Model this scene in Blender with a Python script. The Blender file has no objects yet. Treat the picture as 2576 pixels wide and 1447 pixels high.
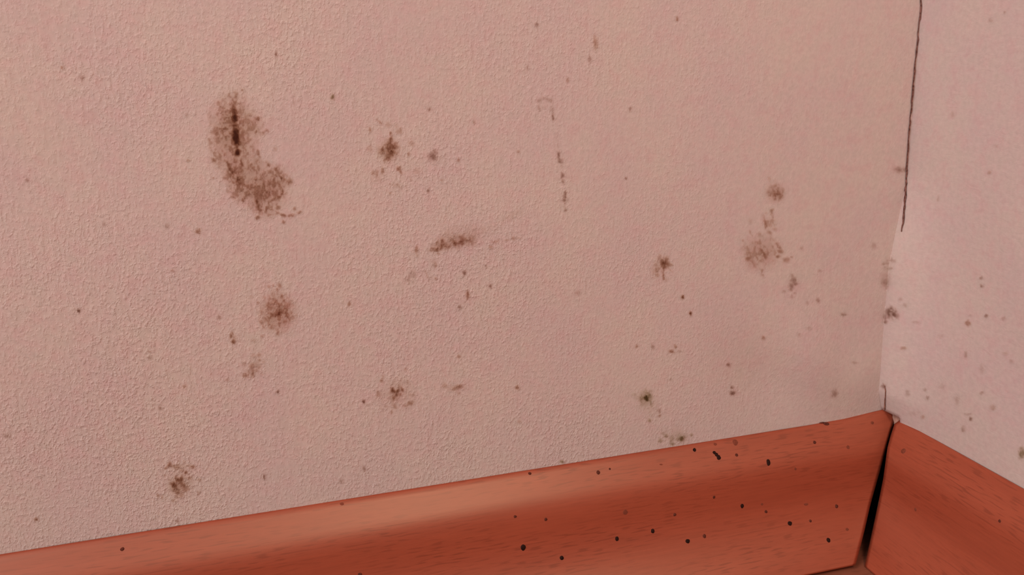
import bpy, bmesh, math, random
import numpy as np
from mathutils import Vector, Matrix
from mathutils.bvhtree import BVHTree

# ------------------------------------------------------------------ camera, world, lights, exposure
# World frame: the room corner stands at x = y = 0 on the floor; the long wall runs to -x (plane y = 0),
# the short wall runs to -y (plane x = 0), z is up, metres.
W_PX, H_PX, F_PX = 2576.0, 1447.0, 2000.0
U = 0.40                          # distance from the lens to the corner at skirting height
H_BOARD = 0.149 * U               # skirting height, 6 cm
sc = bpy.context.scene
col = sc.collection


def unit(v):
    v = np.asarray(v, float)
    return v / np.linalg.norm(v)


ex, ey, ez = unit([8468.2, -888.2, F_PX]), unit([-524.6, -501.2, F_PX]), -unit([328.6, 7636.3, F_PX])
ey = unit(ey - ex * (ex @ ey))
ez = np.cross(ex, ey)
ez = ez if ez[1] < 0 else -ez
R_CAM = np.array([ex, ey, ez]).T          # world -> lens axes (x right, y down, z ahead)
R0 = np.array([943.0, 313.5, F_PX]) / F_PX * U
CAM = -R_CAM.T @ R0 + np.array([0, 0, H_BOARD])

cam_data = bpy.data.cameras.new('camera')
cam_data.sensor_width = 36.0
cam_data.lens = 36.0 * F_PX / W_PX
cam_data.clip_start = 0.01
cam = bpy.data.objects.new('camera', cam_data)
col.objects.link(cam)
M = Matrix.Identity(4)
for i in range(3):
    M[i][0], M[i][1], M[i][2], M[i][3] = R_CAM[0, i], -R_CAM[1, i], -R_CAM[2, i], CAM[i]
cam.matrix_world = M
sc.camera = cam

sc.view_settings.view_transform = 'Standard'
sc.view_settings.look = 'None'
sc.view_settings.gamma = 1.0
sc.view_settings.use_curve_mapping = False
sc.view_settings.exposure = 0.09

world = bpy.data.worlds.new('room_light')
sc.world = world
world.use_nodes = True
bg = world.node_tree.nodes['Background']
bg.inputs['Color'].default_value = (1.0, 0.97, 0.95, 1)
bg.inputs['Strength'].default_value = 0.30


def area_light(name, loc, target, size, power, color):
    d = bpy.data.lights.new(name, 'AREA')
    d.shape = 'RECTANGLE'
    d.size, d.size_y = size
    d.energy = power
    d.color = color
    o = bpy.data.objects.new(name, d)
    col.objects.link(o)
    o.location = loc
    o.rotation_euler = (Vector(target) - Vector(loc)).to_track_quat('-Z', 'Y').to_euler()
    return o


area_light('window_daylight', (-1.90, -0.75, 1.35), (-0.10, 0, 0.15), (1.0, 1.1), 36.0, (0.97, 0.98, 1.0))
area_light('added_gloss_light', (-0.09, -0.78, 0.88), (-0.15, 0, 0.10), (0.36, 0.36), 6.2, (1.0, 0.90, 0.78))  # unseen light added for the gloss on the skirting boards

# ------------------------------------------------------------------ helpers


def project(p):
    q = R_CAM @ (np.asarray(p, float) - CAM)
    return q[0] / q[2] * F_PX + W_PX / 2, q[1] / q[2] * F_PX + H_PX / 2


def ray(px, py):
    return unit(R_CAM.T @ np.array([(px - W_PX / 2) / F_PX, (py - H_PX / 2) / F_PX, 1.0]))


def tag(o, label, cat, group=None, kind=None):
    o['label'] = label
    o['category'] = cat
    if group:
        o['group'] = group
    if kind:
        o['kind'] = kind
    return o


def mesh_obj(name, verts, faces, mat, parent=None, smooth=True):
    me = bpy.data.meshes.new(name)
    me.from_pydata([tuple(v) for v in verts], [], [tuple(f) for f in faces])
    me.update()
    if smooth:
        me.polygons.foreach_set('use_smooth', [True] * len(me.polygons))
    me.materials.append(mat)
    o = bpy.data.objects.new(name, me)
    col.objects.link(o)
    if parent is not None:
        o.parent = parent
    return o


def recentre(o):
    """Put the object's origin in the middle of its own mesh."""
    me = o.data
    n = len(me.vertices)
    co = np.empty(n * 3)
    me.vertices.foreach_get('co', co)
    co = co.reshape(-1, 3)
    c = co.mean(axis=0)
    me.vertices.foreach_set('co', (co - c).ravel())
    me.update()
    o.location = c
    return o


def value_noise(x, y, seed):
    """Smooth value noise in [0, 1] at lattice coordinates x, y (arrays)."""
    rng = np.random.default_rng(seed)
    tab = rng.random((256, 256))
    xi, yi = np.floor(x).astype(int), np.floor(y).astype(int)
    fx, fy = x - xi, y - yi
    fx, fy = fx * fx * (3 - 2 * fx), fy * fy * (3 - 2 * fy)
    a = tab[yi % 256, xi % 256]
    b = tab[yi % 256, (xi + 1) % 256]
    c = tab[(yi + 1) % 256, xi % 256]
    d = tab[(yi + 1) % 256, (xi + 1) % 256]
    return (a * (1 - fx) + b * fx) * (1 - fy) + (c * (1 - fx) + d * fx) * fy


# ------------------------------------------------------------------ materials
class Nodes:
    def __init__(self, name):
        self.m = bpy.data.materials.new(name)
        self.m.use_nodes = True
        self.t = self.m.node_tree
        self.b = self.t.nodes['Principled BSDF']

    def n(self, typ, **kw):
        nd = self.t.nodes.new(typ)
        for k, v in kw.items():
            if k.startswith('i_'):
                nd.inputs[k[2:].replace('_', ' ')].default_value = v
            else:
                setattr(nd, k, v)
        return nd

    def link(self, a, b):
        self.t.links.new(a, b)

    def math(self, op, a, b=None, clamp=False):
        nd = self.t.nodes.new('ShaderNodeMath')
        nd.operation = op
        nd.use_clamp = clamp
        for i, v in enumerate((a, b)):
            if v is None:
                continue
            if isinstance(v, (int, float)):
                nd.inputs[i].default_value = v
            else:
                self.link(v, nd.inputs[i])
        return nd.outputs[0]

    def noise(self, vec, scale, detail=2.0, rough=0.5, dist=0.0):
        nd = self.n('ShaderNodeTexNoise')
        self.link(vec, nd.inputs['Vector'])
        nd.inputs['Scale'].default_value = scale
        nd.inputs['Detail'].default_value = detail
        nd.inputs['Roughness'].default_value = rough
        nd.inputs['Distortion'].default_value = dist
        return nd.outputs['Fac']

    def scaled(self, vec, s):
        nd = self.n('ShaderNodeMapping')
        self.link(vec, nd.inputs['Vector'])
        nd.inputs['Scale'].default_value = s
        return nd.outputs[0]

    def ramp(self, fac, stops):
        nd = self.n('ShaderNodeValToRGB')
        self.link(fac, nd.inputs['Fac'])
        e = nd.color_ramp.elements
        e[0].position, e[0].color = stops[0][0], stops[0][1]
        e[1].position, e[1].color = stops[-1][0], stops[-1][1]
        for p, c in stops[1:-1]:
            k = e.new(p)
            k.color = c
        return nd.outputs['Color']

    def mix(self, fac, a, b, mode='MIX'):
        nd = self.n('ShaderNodeMix', data_type='RGBA', blend_type=mode)
        for i, v in ((0, fac), (6, a), (7, b)):
            if isinstance(v, (int, float)):
                nd.inputs[i].default_value = v
            elif isinstance(v, tuple):
                nd.inputs[i].default_value = v
            else:
                self.link(v, nd.inputs[i])
        return nd.outputs[2]


def g(v):
    return (v, v, v, 1)


PAPER_A = (0.505, 0.352, 0.322, 1)     # pink painted wallpaper
PAPER_B = (0.515, 0.370, 0.324, 1)     # slightly yellower areas


def paper_material(name, rough_wall, stained):
    N = Nodes(name)
    pos = N.n('ShaderNodeNewGeometry').outputs['Position']
    # colour: faint blotches of pink, tan and mauve, large and small
    fac = N.ramp(N.noise(pos, 26.0, 3.0, 0.6), [(0.38, g(0)), (0.62, g(1))])
    base = N.mix(fac, PAPER_A, PAPER_B)
    tint = N.ramp(N.noise(pos, 150.0, 2.0, 0.65), [(0.34, (1.0, 0.94, 0.955, 1)), (0.5, (1, 1, 1, 1)), (0.68, (0.97, 1.0, 0.985, 1))])
    base = N.mix(1.0, base, tint, 'MULTIPLY')
    zz = N.n('ShaderNodeSeparateXYZ')
    N.link(pos, zz.inputs[0])
    foot_height = N.math('ADD', zz.outputs['Z'], N.math('MULTIPLY', N.noise(pos, 30.0, 2.0), 0.03))  # paper turns greyer towards the foot of the wall
    band = N.n('ShaderNodeMapRange', clamp=True)
    N.link(foot_height, band.inputs['Value'])
    for k, val in (('From Min', 0.072), ('From Max', 0.115), ('To Min', 0.4), ('To Max', 0.0)):
        band.inputs[k].default_value = val
    base = N.mix(band.outputs[0], base, (0.475, 0.372, 0.330, 1))
    fine = N.ramp(N.noise(pos, 520.0, 2.0, 0.6), [(0.3, g(0.95)), (0.7, g(1.04))])
    base = N.mix(1.0, base, fine, 'MULTIPLY')
    if stained:
        at = N.n('ShaderNodeAttribute', attribute_name='stain')
        base = N.mix(1.0, base, at.outputs['Color'], 'MULTIPLY')
    N.link(base, N.b.inputs['Base Color'])
    N.b.inputs['Roughness'].default_value = 0.72
    N.b.inputs['Specular IOR Level'].default_value = 0.12
    # relief: short raised grains, longer upright than across on the long wall
    if rough_wall:
        v = N.scaled(pos, (1.2, 1.0, 0.85))
        h1 = N.ramp(N.noise(v, 780.0, 2.0, 0.6, 0.2), [(0.47, g(0)), (0.74, g(1))])
        v2 = N.scaled(pos, (1.7, 1.0, 0.5))
        h2 = N.ramp(N.noise(v2, 250.0, 1.0, 0.5, 0.5), [(0.35, g(0)), (0.7, g(1))])
        sep = N.n('ShaderNodeSeparateXYZ')
        N.link(pos, sep.inputs[0])

        def fade(out, f0, f1, t0, t1):
            r = N.n('ShaderNodeMapRange', clamp=True)
            N.link(out, r.inputs['Value'])
            for k, val in (('From Min', f0), ('From Max', f1), ('To Min', t0), ('To Max', t1)):
                r.inputs[k].default_value = val
            return r.outputs[0]
        amt = N.ramp(N.noise(pos, 16.0, 2.0, 0.6), [(0.36, g(0.40)), (0.64, g(1.0))])
        amt = N.math('MULTIPLY', amt, fade(sep.outputs['X'], -0.19, -0.05, 1.0, 0.25))
        low = fade(sep.outputs['Z'], 0.06, 0.20, 1.6, 0.95)
        h = N.math('MULTIPLY', N.math('ADD', N.math('MULTIPLY', h1, low), N.math('MULTIPLY', h2, 0.6)), amt)
        dist, strength = 0.00034, 0.50
    else:
        v = N.scaled(pos, (1.0, 0.7, 1.5))
        h = N.noise(v, 230.0, 3.0, 0.6, 1.2)
        dist, strength = 0.0004, 0.25
    grain = N.noise(pos, 1500.0, 1.0)
    h = N.math('ADD', h, N.math('MULTIPLY', grain, 0.12))
    bump = N.n('ShaderNodeBump')
    bump.inputs['Strength'].default_value = strength
    bump.inputs['Distance'].default_value = dist
    N.link(h, bump.inputs['Height'])
    N.link(bump.outputs[0], N.b.inputs['Normal'])
    return N.m


def wood_material(name, light, dark, fleck, rough=0.44):
    N = Nodes(name)
    uv = N.n('ShaderNodeUVMap', uv_map='grain').outputs[0]
    broad = N.noise(N.scaled(uv, (6.0, 60.0, 1.0)), 1.0, 3.0, 0.55, 0.4)
    base = N.mix(N.ramp(broad, [(0.3, g(0)), (0.7, g(1))]), light, dark)
    fine = N.ramp(N.noise(N.scaled(uv, (45.0, 900.0, 1.0)), 1.0, 2.0, 0.6), [(0.3, g(0.93)), (0.7, g(1.05))])
    base = N.mix(1.0, base, fine, 'MULTIPLY')
    fl = N.noise(N.scaled(uv, (140.0, 1250.0, 1.0)), 1.0, 0.0, 0.5, 0.0)
    fl = N.ramp(fl, [(0.57, g(0)), (0.69, g(1))])
    fl2 = N.noise(N.scaled(uv, (14.0, 45.0, 1.0)), 1.0, 1.0)
    fl = N.math('MULTIPLY', fl, N.ramp(fl2, [(0.36, g(0.08)), (0.66, g(0.62))]))
    base = N.mix(fl, base, fleck)
    N.link(base, N.b.inputs['Base Color'])
    N.b.inputs['Roughness'].default_value = rough
    N.b.inputs['Specular IOR Level'].default_value = 0.78
    N.b.inputs['Specular Tint'].default_value = (1.0, 0.80, 0.58, 1)
    bump = N.n('ShaderNodeBump')
    bump.inputs['Strength'].default_value = 0.12
    bump.inputs['Distance'].default_value = 0.0002
    N.link(N.noise(N.scaled(uv, (60.0, 700.0, 1.0)), 1.0, 2.0), bump.inputs['Height'])
    N.link(bump.outputs[0], N.b.inputs['Normal'])
    return N.m


def plain_material(name, color, rough, scale=600.0, vary=0.25):
    N = Nodes(name)
    pos = N.n('ShaderNodeNewGeometry').outputs['Position']
    v = N.ramp(N.noise(pos, scale, 2.0), [(0.3, g(1 - vary)), (0.7, g(1 + vary))])
    N.link(N.mix(1.0, color, v, 'MULTIPLY'), N.b.inputs['Base Color'])
    N.b.inputs['Roughness'].default_value = rough
    N.b.inputs['Specular IOR Level'].default_value = 0.06
    return N.m


MAT_WALL = paper_material('pink_wallpaper', True, False)
MAT_WALL_STAIN = paper_material('pink_wallpaper_with_mould', True, True)
MAT_SIDE = paper_material('smooth_pink_wallpaper', False, False)
MAT_SIDE_STAIN = paper_material('smooth_pink_wallpaper_with_mould', False, True)
MAT_BEECH = wood_material('beech_laminate', (0.285, 0.047, 0.021, 1), (0.240, 0.035, 0.015, 1), (0.155, 0.020, 0.008, 1))
MAT_FLOOR = wood_material('floor_laminate', (0.20, 0.050, 0.026, 1), (0.16, 0.04, 0.02, 1), (0.09, 0.02, 0.01, 1), 0.6)
MAT_GAP_SHADE = plain_material('gap_shade_wall', (0.020, 0.009, 0.006, 1), 0.95, 200.0, 0.4)  # near-black colour stands in for shade inside the corner gap
MAT_RAW_SHADED = plain_material('shaded_fibreboard', (0.10, 0.035, 0.020, 1), 0.9)  # cut fibreboard ends, colour darkened as shade in the gap
MAT_SEAM = plain_material('gap_shadow_seam', (0.15, 0.062, 0.048, 1), 0.9, 900.0, 0.5)  # shadow of the open paper joint, painted as a brown ribbon
MAT_TEAR = plain_material('brown_torn_paper', (0.24, 0.105, 0.075, 1), 0.9, 900.0, 0.4)
MAT_FLAP = plain_material('stained_paper_scrap', (0.38, 0.20, 0.15, 1), 0.8, 500.0, 0.35)
MAT_SPOT = plain_material('black_brown_spot', (0.020, 0.006, 0.004, 1), 0.75, 1500.0, 0.4)
MAT_SPOT_BROWN = plain_material('brown_spot', (0.085, 0.020, 0.012, 1), 0.75, 1500.0, 0.4)
MAT_SPOT_FAINT = plain_material('faint_brown_spot', (0.165, 0.037, 0.020, 1), 0.6, 1500.0, 0.2)

# ------------------------------------------------------------------ walls and floor


def axis_lines(breaks):
    out = []
    for a, b, step in breaks:
        n = max(1, int(round(abs(b - a) / step)))
        out += list(np.linspace(a, b, n, endpoint=False))
    out.append(breaks[-1][1])
    return np.array(out)


def bump2(a, b, a0, b0, ra, rb, ang=0.0):
    c, s = math.cos(ang), math.sin(ang)
    da, db = a - a0, b - b0
    p, q = (da * c + db * s) / ra, (-da * s + db * c) / rb
    return np.exp(-(p * p + q * q))


def left_relief(x, z):
    """How far the long wall's paper stands off its plane, towards the room."""
    near = np.clip((x + 0.75) / 0.3, 0, 1)
    u = value_noise(x * 14 + 40, z * 14 + 9, 3) - 0.5
    h = 0.0011 * u * near
    h = h + 0.0024 * bump2(x, z, -0.043, 0.092, 0.016, 0.030, 0.75)
    h = h - 0.0016 * bump2(x, z, -0.070, 0.085, 0.016, 0.026, 0.75)
    h = h + 0.0010 * bump2(x, z, -0.016, 0.080, 0.012, 0.016)
    return h


def right_relief(y, z):
    """How far the short wall's paper bulges off its plane, towards the room."""
    up = np.clip((0.185 - z) / 0.055, 0, 1)
    up = up * up * (3 - 2 * up)
    low = np.clip((z - 0.058) / 0.014, 0, 1)
    b = 0.0062 * up * (0.35 + 0.65 * low)
    h = b * np.exp(-(np.abs(y) / 0.020) ** 1.6)
    u = value_noise(y * 22 + 70, z * 22 + 31, 8) - 0.5
    h = h + 0.0012 * u * np.clip(-y / 0.02, 0, 1)
    return np.where((z < 0.0612) & (y > -0.0112), -0.008, h)


def sheet(name, us, vs, f, mat, flip=False):
    uu, vv = np.meshgrid(us, vs)
    P = f(uu, vv).reshape(-1, 3)
    nu, nv = len(us), len(vs)
    idx = np.arange(nu * nv).reshape(nv, nu)
    q = np.stack([idx[:-1, :-1], idx[:-1, 1:], idx[1:, 1:], idx[1:, :-1]], axis=-1).reshape(-1, 4)
    if flip:
        q = q[:, ::-1]
    return mesh_obj(name, P.tolist(), q.tolist(), mat)


xs = axis_lines([(-2.4, -0.60, 0.2), (-0.60, -0.12, 0.004), (-0.12, 0.0, 0.0015), (0.0, 0.03, 0.01)])
zs = axis_lines([(0.0, 0.055, 0.011), (0.055, 0.0610, 0.002), (0.0610, 0.0616, 0.0006), (0.0616, 0.20, 0.002), (0.20, 0.42, 0.005), (0.42, 2.4, 0.2)])
ys = axis_lines([(0.0, -0.0108, 0.0012), (-0.0108, -0.0114, 0.0006), (-0.0114, -0.06, 0.0012), (-0.06, -0.22, 0.003), (-0.22, -2.4, 0.2)])
wall_left = sheet('wall_left', xs, zs, lambda x, z: np.stack([x, -left_relief(x, z), z], -1), MAT_WALL)
wall_right = sheet('wall_right', ys, zs, lambda y, z: np.stack([-right_relief(y, z), y, z], -1), MAT_SIDE)
for w_, zmax in ((wall_left, 0.052), (wall_right, 0.0606)):      # strip behind the boards, coloured near-black as shade in the gap
    w_.data.materials.append(MAT_GAP_SHADE)
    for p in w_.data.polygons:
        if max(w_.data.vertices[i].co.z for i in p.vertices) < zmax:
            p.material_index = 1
tag(wall_left, 'long wall covered in rough pink embossed wallpaper, spotted with brown mould patches', 'wall', kind='structure')
tag(wall_right, 'short smoother pink wallpapered wall beyond the corner seam, lighter with few specks', 'wall', kind='structure')

floor = mesh_obj('floor', [(-2.4, -2.4, 0), (0.03, -2.4, 0), (0.03, 0.03, 0), (-2.4, 0.03, 0)], [(0, 1, 2, 3)], MAT_FLOOR, smooth=False)
uvl = floor.data.uv_layers.new(name='grain')
for lp in floor.data.loops:
    v = floor.data.vertices[lp.vertex_index].co
    uvl.data[lp.index].uv = (v.x, v.y * 0.5)
tag(floor, 'reddish brown wood floor showing as a sliver under the skirting boards', 'floor', kind='structure')

WALL_BVH = {}


def bvh_of(objs):
    vs, fs, own = [], [], []
    for o in objs:
        k = len(vs)
        mw = o.matrix_world
        vs += [mw @ v.co for v in o.data.vertices]
        for p in o.data.polygons:
            fs.append([k + i for i in p.vertices])
            own.append(o)
    return BVHTree.FromPolygons(vs, fs), own


bvh_walls, own_walls = bvh_of([wall_left, wall_right])

# ------------------------------------------------------------------ skirting boards
D_BOARD = 0.086 * U
# cross-section of the face from the top edge down: (stand-off from the wall, height), as fractions of depth and height
PROFILE = [(0.00, 0.996), (0.02, 1.000), (0.045, 0.993), (0.085, 0.966), (0.135, 0.927), (0.19, 0.886), (0.240, 0.848), (0.285, 0.808), (0.320, 0.766),
           (0.345, 0.722), (0.364, 0.675), (0.381, 0.62), (0.398, 0.565), (0.418, 0.51), (0.446, 0.45), (0.486, 0.385),
           (0.542, 0.315), (0.618, 0.240), (0.706, 0.17), (0.80, 0.10), (0.90, 0.045), (0.98, 0.012), (1.0, 0.0)]
LEFT_END = [(1030, 2254), (1062, 2249.5), (1066, 2249), (1109, 2235), (1182, 2214.5), (1268, 2190), (1334, 2175), (1403, 2157.5), (1425, 2151)]
RIGHT_END = [(1050, 2270), (1058, 2263), (1066, 2250.3), (1096, 2240.6), (1127, 2232.3), (1203, 2222), (1258, 2211), (1324, 2197), (1379, 2185), (1414, 2177), (1440, 2172)]


def end_coordinate(point_at, line, lo, hi):
    """Where along the board its cut end lies: the coordinate at which point_at(t) falls on the cut line."""
    ly, lx = [p[0] for p in line], [p[1] for p in line]

    def gap(t):
        px, py = project(point_at(t))
        return px - np.interp(py, ly, lx)
    a, b = lo, hi
    ga = gap(a)
    for _ in range(50):
        m = 0.5 * (a + b)
        gm = gap(m)
        if (gm > 0) == (ga > 0):
            a, ga = m, gm
        else:
            b = m
    return 0.5 * (a + b)


def board(name, place, line, lo, hi, raise_z, lengths, lift):
    """One skirting board: the profile swept along the wall, closed at the back, its end cut as in the photo."""
    prof = [(d * D_BOARD, z * (H_BOARD - raise_z) + raise_z) for d, z in PROFILE]
    back = [(0.0006, raise_z), (0.0006, prof[0][1])]
    ring = prof + back
    ends = []
    for d, z in prof:
        ends.append(end_coordinate(lambda t: place(t, d, z), line, lo, hi))
    ends += [ends[-1], ends[0]]
    verts, uvs = [], []
    arc = [0.0]
    for (d0, z0), (d1, z1) in zip(ring[:-1], ring[1:]):
        arc.append(arc[-1] + math.hypot(d1 - d0, z1 - z0))
    for j, s in enumerate(lengths):
        for (d, z), e, a in zip(ring, ends, arc):
            t = e + (s if s != 0 else 0.0)
            zz = z + lift(t) * max(0.0, (z / H_BOARD - 0.8) / 0.2)
            verts.append(place(t, d, zz))
            uvs.append((t, a))
    n, m = len(ring), len(lengths)
    faces = []
    for j in range(m - 1):
        for i in range(n):
            k = (i + 1) % n
            faces.append((j * n + i, j * n + k, (j + 1) * n + k, (j + 1) * n + i))
    faces.append(tuple(range(n)))
    faces.append(tuple(reversed([(m - 1) * n + i for i in range(n)])))
    o = mesh_obj(name, verts, faces, MAT_BEECH)
    o.data.materials.append(MAT_RAW_SHADED)
    lay = o.data.uv_layers.new(name='grain')
    for lp in o.data.loops:
        lay.data[lp.index].uv = uvs[lp.vertex_index]
    bm = bmesh.new()
    bm.from_mesh(o.data)
    bmesh.ops.recalc_face_normals(bm, faces=bm.faces)
    bm.to_mesh(o.data)
    bm.free()
    for p in o.data.polygons:
        if len(p.vertices) == n:
            p.material_index = 1
            p.use_smooth = False
    return o, ends


steps = [0, 0.002, 0.006, 0.012, 0.02, 0.03, 0.05, 0.08, 0.12, 0.18, 0.26, 0.36, 0.5, 0.7, 1.0, 1.5, 2.1]
board_left, ends_l = board('baseboard_left', lambda t, d, z: (t, -d, z), LEFT_END, -0.20, 0.06, 0.0021, [-s for s in steps],
                           lambda t: 0.0022 * float(np.clip((t + 0.030) / 0.028, 0, 1)))
board_right, ends_r = board('baseboard_right', lambda t, d, z: (-d, t, z), RIGHT_END, 0.06, -0.20, 0.0003, [-s for s in steps], lambda t: 0.0)
tag(board_left, 'long beech wood skirting board at the foot of the mouldy wall, dotted with dark spots', 'skirting board', kind='structure')
tag(board_right, 'beech wood skirting board under the smoother wall, beyond the black corner gap', 'skirting board', kind='structure')
# ------------------------------------------------------------------ mould on the wallpaper
# Every colony is a thin raised film lying on the paper: a fine grid over the colony, kept where the growth is
# dense enough, its density (and so its tint) built from blobs and threads and broken up by noise.
BROWN = (0.54, 0.82, 1.02)
RUST = (0.52, 0.86, 1.06)
GREY = (0.64, 0.86, 0.98)
OLIVE = (0.70, 0.80, 1.10)


def seg_dist(X, Y, p, q):
    (x0, y0), (x1, y1) = p, q
    dx, dy = x1 - x0, y1 - y0
    L = dx * dx + dy * dy + 1e-9
    t = np.clip(((X - x0) * dx + (Y - y0) * dy) / L, 0, 1)
    return np.hypot(X - x0 - t * dx, Y - y0 - t * dy)


def reach(prims):
    x0 = y0 = 1e9
    x1 = y1 = -1e9
    for p in prims:
        if p[0] == 's':
            pts, r = p[1], p[2] * 2.2
            bx = [q[0] for q in pts]
            by = [q[1] for q in pts]
        else:
            r = max(p[3], p[4]) * 2.3
            bx, by = [p[1]], [p[2]]
        x0, x1 = min(x0, min(bx) - r), max(x1, max(bx) + r)
        y0, y1 = min(y0, min(by) - r), max(y1, max(by) + r)
    return x0 - 3, y0 - 3, x1 + 3, y1 + 3


def growth(X, Y, prims, seed):
    """Density of a colony at photo-scale coordinates. Soft 'h' halo, broken 'g' grainy growth, solid 'd' dot, 's' thread."""
    wx = (value_noise(X / 7.0, Y / 7.0, seed) - 0.5) * 4.6 + (value_noise(X / 3.0, Y / 3.0, seed + 1) - 0.5) * 2.4
    wy = (value_noise(X / 7.0, Y / 7.0, seed + 2) - 0.5) * 4.6 + (value_noise(X / 3.0, Y / 3.0, seed + 3) - 0.5) * 2.4
    n1 = value_noise(X / 6.5, Y / 9.0, seed + 4)
    n2 = value_noise(X / 3.0, Y / 4.0, seed + 5)
    n3 = value_noise(X / 18.0, Y / 22.0, seed + 6)
    N = 0.50 * n1 + 0.25 * n2 + 0.25 * n3
    N = np.clip((N - 0.5) * 1.55 + 0.5, 0, 1)
    grainy = np.zeros_like(X)
    soft = np.zeros_like(X)
    solid = np.zeros_like(X)
    for p in prims:
        k = p[0]
        if k == 's':
            _, pts, w, amp = p
            d = np.full_like(X, 1e9)
            for a, b in zip(pts[:-1], pts[1:]):
                d = np.minimum(d, seg_dist(X + wx * 0.45, Y + wy * 0.45, a, b))
            v = amp * np.exp(-(d / (w * (0.40 + 0.55 * n1))) ** 2) * (0.25 + 1.45 * np.clip((N - 0.22) * 1.5, 0, 1))
            solid = np.maximum(solid, v)
            continue
        _, cx, cy, rx, ry = p[:5]
        amp = p[5]
        ang = math.radians(p[6]) if len(p) > 6 else 0.0
        q = 0.9 if k == 'g' else (0.5 if k == 'h' else min(0.9, 0.09 * min(rx, ry) + 0.12))
        dx, dy = X + wx * q - cx, Y + wy * q - cy
        u, v = dx * math.cos(ang) + dy * math.sin(ang), -dx * math.sin(ang) + dy * math.cos(ang)
        r2 = (u / rx) ** 2 + (v / ry) ** 2
        if k == 'g':
            grainy = np.maximum(grainy, amp * np.exp(-(r2 ** 1.5)))
        elif k == 'h':
            soft += amp * np.exp(-r2)
        else:
            solid = np.maximum(solid, amp * np.exp(-(r2 ** 1.4)) * (0.7 + 0.6 * n2))
    gate = np.clip((N - (0.66 - 0.55 * grainy)) / 0.32, 0, 1)
    broken = grainy * (0.46 + 0.88 * gate * (0.55 + 0.75 * n2)) * np.clip(grainy * 6, 0, 1)
    return np.maximum(broken, solid) + 0.45 * np.minimum(broken, solid) + soft * (0.6 + 0.8 * N)


def colony(name, prims, label, cat, group=None, tint=BROWN, seed=1, step=1.6, strength=1.0):
    x0, y0, x1, y1 = reach(prims)
    nx, ny = int((x1 - x0) / step) + 2, int((y1 - y0) / step) + 2
    gx, gy = x0 + np.arange(nx) * step, y0 + np.arange(ny) * step
    X, Y = np.meshgrid(gx, gy)
    D = growth(X, Y, prims, seed * 17 + 5) * strength
    D = np.clip((D - 0.045) * 1.05, 0, 4.5)
    keep = (D[:-1, :-1] + D[:-1, 1:] + D[1:, 1:] + D[1:, :-1]) > 0.05
    rays = np.stack([(X - W_PX / 2) / F_PX, (Y - H_PX / 2) / F_PX, np.ones_like(X)], -1) @ R_CAM
    idx = -np.ones((ny, nx), int)
    verts, faces, dens = [], [], []
    side = 0
    o_cam = Vector(CAM)

    def vert(j, i):
        nonlocal side
        if idx[j, i] >= 0:
            return idx[j, i]
        loc, nor, fi, _ = bvh_walls.ray_cast(o_cam, Vector(rays[j, i]).normalized())
        if loc is None:
            return -1
        if nor.dot(loc - o_cam) > 0:
            nor = -nor
        side += 1 if own_walls[fi] is wall_right else -1
        idx[j, i] = len(verts)
        verts.append(loc + nor * (0.00003 + 0.00008 * min(D[j, i], 1.6)))
        dens.append(D[j, i])
        return idx[j, i]
    for j, i in zip(*np.nonzero(keep)):
        f = [vert(j, i), vert(j + 1, i), vert(j + 1, i + 1), vert(j, i + 1)]
        if min(f) < 0:
            continue
        if max((verts[f[0]] - verts[k]).length for k in f[1:]) > 0.004:
            continue
        faces.append(f)
    o = mesh_obj(name, verts, faces, MAT_SIDE_STAIN if side > 0 else MAT_WALL_STAIN)
    att = o.data.attributes.new('stain', 'FLOAT_COLOR', 'POINT')
    d = np.array(dens)[:, None]
    T = np.exp(-d * 1.0 * np.array(tint)[None, :])
    att.data.foreach_set('color', np.concatenate([T, np.ones_like(d)], 1).astype(np.float32).ravel())
    recentre(o)
    return tag(o, label, cat, group)


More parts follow.
